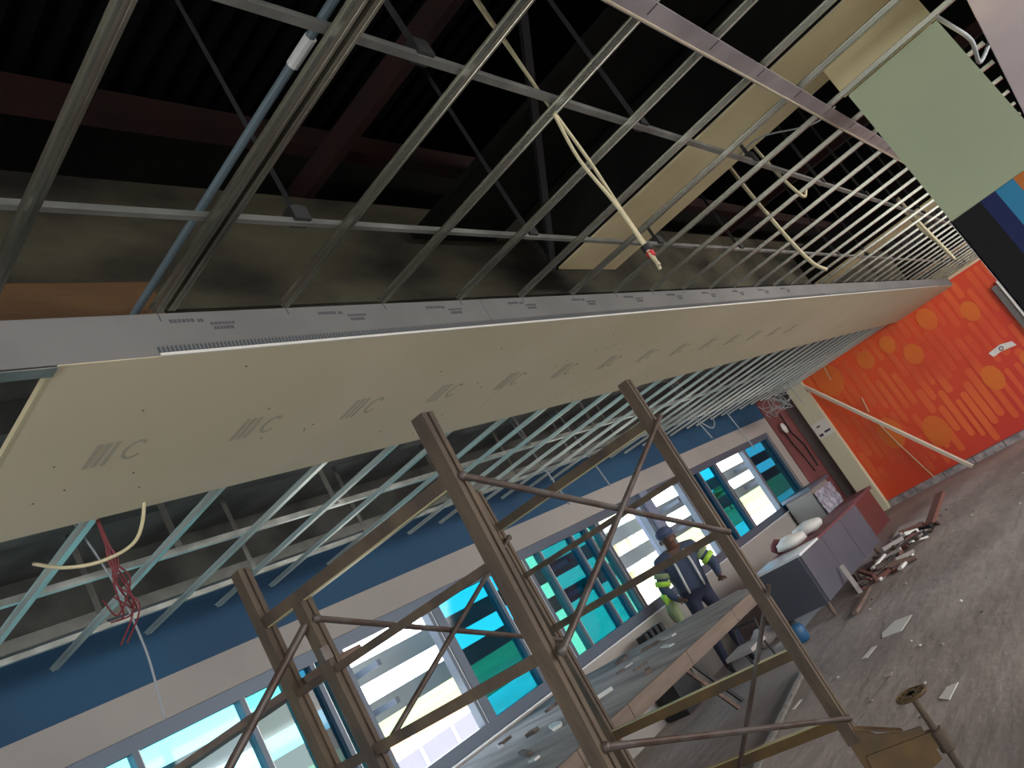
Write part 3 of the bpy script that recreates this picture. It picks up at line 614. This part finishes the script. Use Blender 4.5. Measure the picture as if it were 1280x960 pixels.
# wires on the window side
rw = thing('wire_bundle', 'tangle of dark red wires hanging from the left end of the outer grid', 'wire', (1.38, 2.82, 2.66))
random.seed(9)
for k in range(6):
    j = [random.uniform(-.035, .035) for _ in range(8)]
    MB().tube(smooth([(1.36, 2.78, 2.72), (1.385+j[0]*.3, 2.83, 2.6), (1.39+j[1]*.7, 2.85, 2.52), (1.40+j[2], 2.87, 2.44), (1.40+j[3]*1.2, 2.92+j[4], 2.34), (1.37+j[5]*.8, 2.95, 2.24+.09*(k % 3))]), .0034, 6).obj('strand', M['redwire'], rw)
cable(smooth([(1.45, 2.62, 2.72), (1.50, 2.70, 2.66), (1.46, 2.78, 2.55), (1.36, 2.85, 2.53), (1.25, 2.9, 2.56), (1.2, 3.0, 2.64)]), .007, 'cable', 'cream cable curling behind the red wire tangle')
cable(smooth([(1.02, 2.86, 2.75), (.95, 2.9, 2.6), (.93, 2.95, 2.5), (.945, 2.98, 2.41)]), .007, 'cablegrey', 'grey cable end hanging left of the red wires')
cable(smooth([(1.3, 3.1, 3.36), (1.36, 3.06, 3.0), (1.42, 3.02, 2.62), (1.43, 2.98, 2.4), (1.43, 2.97, 2.2), (1.41, 2.96, 2.05), (1.395, 2.96, 1.94)]), .0045, 'cablegrey', 'thin grey wire hanging longest at the left, past the blue wall')
for i, (x, y, z0, z1) in enumerate(((7.1, 4.5, 3.3, 2.31), (6.3, 4.5, 3.3, 2.30), (10.9, 4.5, 2.75, 1.98), (13.2, 4.3, 3.0, 2.25), (9.9, 4.5, 2.75, 2.35))):
    cable(smooth([(x-.07, y, 3.36), (x-.06, y, min(z0, 3.2)), (x, y, (z0+z1)/2), (x+.07, y, z1)]), .009, 'cablegrey', ('long thin wire hanging in front of the blue wall above the middle windows', 'thin wire hanging left of the long one before the blue wall', 'pale wire curving down in front of the far teal window', 'pale wire hanging by the maroon wall', 'short wire below the grid between scaffold post and far windows')[i])
cable(smooth([(9.7, 4.4, 3.36), (9.7, 4.4, 2.68), (9.8, 4.4, 2.52), (10.0, 4.42, 2.46), (10.1, 4.4, 2.55), (10.02, 4.4, 2.68)]), .008, 'cablegrey', 'looped thin wire under the outer grid near the far windows')
random.seed(4)
tg = thing('wire_tangle', 'tangle of thin wires at the far corner of the outer grid', 'wire', (13.3, 4.7, 2.5))
for k in range(8):
    p = [(13+random.uniform(-.5, .5), 4.6+random.uniform(-.2, .2), 2.45+random.uniform(-.15, .2)) for _ in range(5)]; MB().tube(smooth(p), .006, 5).obj('strand', M['cablegrey'], tg)

# ================================================================ WORKER
wk = thing('person', 'worker in slate jacket and cap with lime bands, bending behind the bench end', 'person', (8.1, 4.85, 0))
F = Vector((-.75, -.66, 0)).normalized(); Rt = Vector((F.y, -F.x, 0))  # facing, right hand side
O = Vector((8.1, 4.85, 0))
def P(f, r, z): return O + F*f + Rt*r + Vector((0, 0, z))
vs = []; es = []; rad = []; lab = []
def addv(p, r, parent=None, l='j'):
    vs.append(p); rad.append(r); lab.append(l)
    if parent is not None: es.append((parent, len(vs)-1))
    return len(vs)-1
pel = addv(P(0, 0, .93), (.18, .15), None, 'j')
wa = addv(P(.03, 0, 1.06), (.205, .165), pel, 'j'); chs = addv(P(.08, 0, 1.24), (.235, .175), wa); shl = addv(P(.13, 0, 1.37), (.13, .10), chs)
nk = addv(P(.17, 0, 1.44), (.055, .055), shl, 's'); hd = addv(P(.21, 0, 1.50), (.085, .085), nk, 's'); hd2 = addv(P(.225, 0, 1.56), (.088, .092), hd, 's'); hd3 = addv(P(.22, 0, 1.62), (.07, .07), hd2, 's')
for s in (-1, 1):
    sh = addv(P(.12, .20*s, 1.35), (.09, .09), shl); el = addv(P(.16 if s < 0 else .1, .32*s, 1.09), (.068, .068), sh); wr = addv(P(.34 if s < 0 else .26, .25*s, .93), (.032, .032), el, 'j')
    pm = addv(P(.41 if s < 0 else .33, .24*s, .915), (.03, .018), wr, 's')
    for k in range(4):
        b = P(.41 if s < 0 else .33, .24*s, .915) + F*.04 + Rt*(-.03+.02*k); f1 = addv(b, (.009, .009), pm, 's'); L = (.03, .036, .033, .025)[k]
        f2 = addv(b + F*L + Vector((0, 0, -.008)), (.008, .008), f1, 's'); addv(b + F*(L*1.6) + Vector((0, 0, -.028)), (.007, .007), f2, 's')
    t1 = addv(P(.41 if s < 0 else .33, .24*s, .915) + Rt*(-.035*s) - F*.005, (.010, .010), pm, 's'); addv(P(.41 if s < 0 else .33, .24*s, .90) + Rt*(-.045*s) + F*.03, (.008, .008), t1, 's')
    hp = addv(P(0, .09*s, .86), (.10, .10), pel, 't'); kn = addv(P(.05, .11*s, .48), (.068, .07), hp, 't'); an_ = addv(P(0, .12*s, .11), (.046, .05), kn, 't')
    he = addv(P(.0, .12*s, .05), (.042, .042), an_, 'b'); ba = addv(P(.10, .13*s, .04), (.042, .035), he, 'b'); addv(P(.18, .135*s, .033), (.035, .028), ba, 'b')
me = bpy.data.meshes.new('body'); me.from_pydata([tuple(v) for v in vs], es, []); bo = bpy.data.objects.new('body_cage', me); COL.objects.link(bo)
sk = bo.modifiers.new('skin', 'SKIN'); sb = bo.modifiers.new('sub', 'SUBSURF'); sb.levels = 2
for i, v in enumerate(me.skin_vertices[0].data): v.radius = rad[i]; v.use_root = (i == 0)
dg = bpy.context.evaluated_depsgraph_get(); em = bpy.data.meshes.new_from_object(bo.evaluated_get(dg)); bpy.data.objects.remove(bo)
body = bpy.data.objects.new('body', em); COL.objects.link(body); body.parent = wk; body.location = -O
em.materials.clear()
for k in ('jacket', 'trousers', 'skin', 'shoe'): em.materials.append(M[k])
mi = dict(j=0, t=1, s=2, b=3)
segs = [(vs[a], vs[b], lab[b]) for a, b in es]
for p in em.polygons:
    c = p.center; best = 9; bl = 'j'
    for a, b, l in segs:
        ab = b-a; t = max(0, min(1, (c-a).dot(ab)/max(ab.length_squared, 1e-9))); d = (c-(a+ab*t)).length
        if d < best: best = d; bl = l
    if bl == 'j' and c.z < .84 and (Vector((c.x, c.y, 0))-O).length < .2: bl = 't'
    p.material_index = mi[bl]; p.use_smooth = True
def wpart(mb, name, m, **k): return mb.obj(name, M[m], wk, smooth=True, **k)
wpart(MB().blob(P(.215, 0, 1.615), .105, .105, .075, 12), 'cap', 'cap'); wpart(MB().poly([P(.29, -.07, 1.60), P(.37, -.05, 1.575), P(.37, .05, 1.575), P(.29, .07, 1.60)], .012, (0, 0, 1)), 'cap_peak', 'cap')
wpart(MB().blob(P(.315, 0, 1.53), .016, .014, .022, 8), 'nose', 'skin')
for s in (-1, 1): wpart(MB().blob(P(.302, .033*s, 1.555), .009, .009, .008, 8), 'eye', 'dark'); wpart(MB().blob(P(.21, .092*s, 1.54), .018, .01, .028, 8), 'ear', 'skin')
wpart(MB().bar(P(.302, -.02, 1.495), P(.302, .02, 1.495), .008, .006), 'mouth', 'redsteel')
for s in (-1, 1):
    wpart(MB().tube([P(.245, .085*s, 1.37), P(.262, .09*s, 1.22), P(.215, .095*s, 1.06), P(.17, .095*s, .93)], .014, 8), 'reflective_strip', 'paper')
    e = P(.16 if s < 0 else .1, .32*s, 1.09); a_ = P(.12, .20*s, 1.35)
    for t in (.45, .75): q = a_.lerp(e, t); d = (e-a_).normalized()*.018; wpart(MB().tube([q-d*1.6, q+d*1.6], .096-.012*t, 14), 'sleeve_band', 'lime' if t > .5 else 'olive')
# lime and olive rag hanging from the left hip
wpart(MB().blob(P(.12, .33, 1.0), .07, .06, .09, 10, .2), 'rag', 'lime'); wpart(MB().blob(P(.13, .34, .84), .08, .07, .17, 10, .12), 'rag_tail', 'olive')
# dark radiator-like crate under the window, left of the worker
cr_ = thing('crate', 'small dark slatted crate standing by the wall left of the worker', 'crate', (7.25, 5.1, .0))
for k in range(4): MB().box((7.0+k*.11, 4.98, .55), (7.06+k*.11, 5.1, .86)).obj('slat', M['dark'], cr_)
MB().box((6.98, 4.98, .0), (7.42, 5.25, .55)).obj('body', M['dark'], cr_)
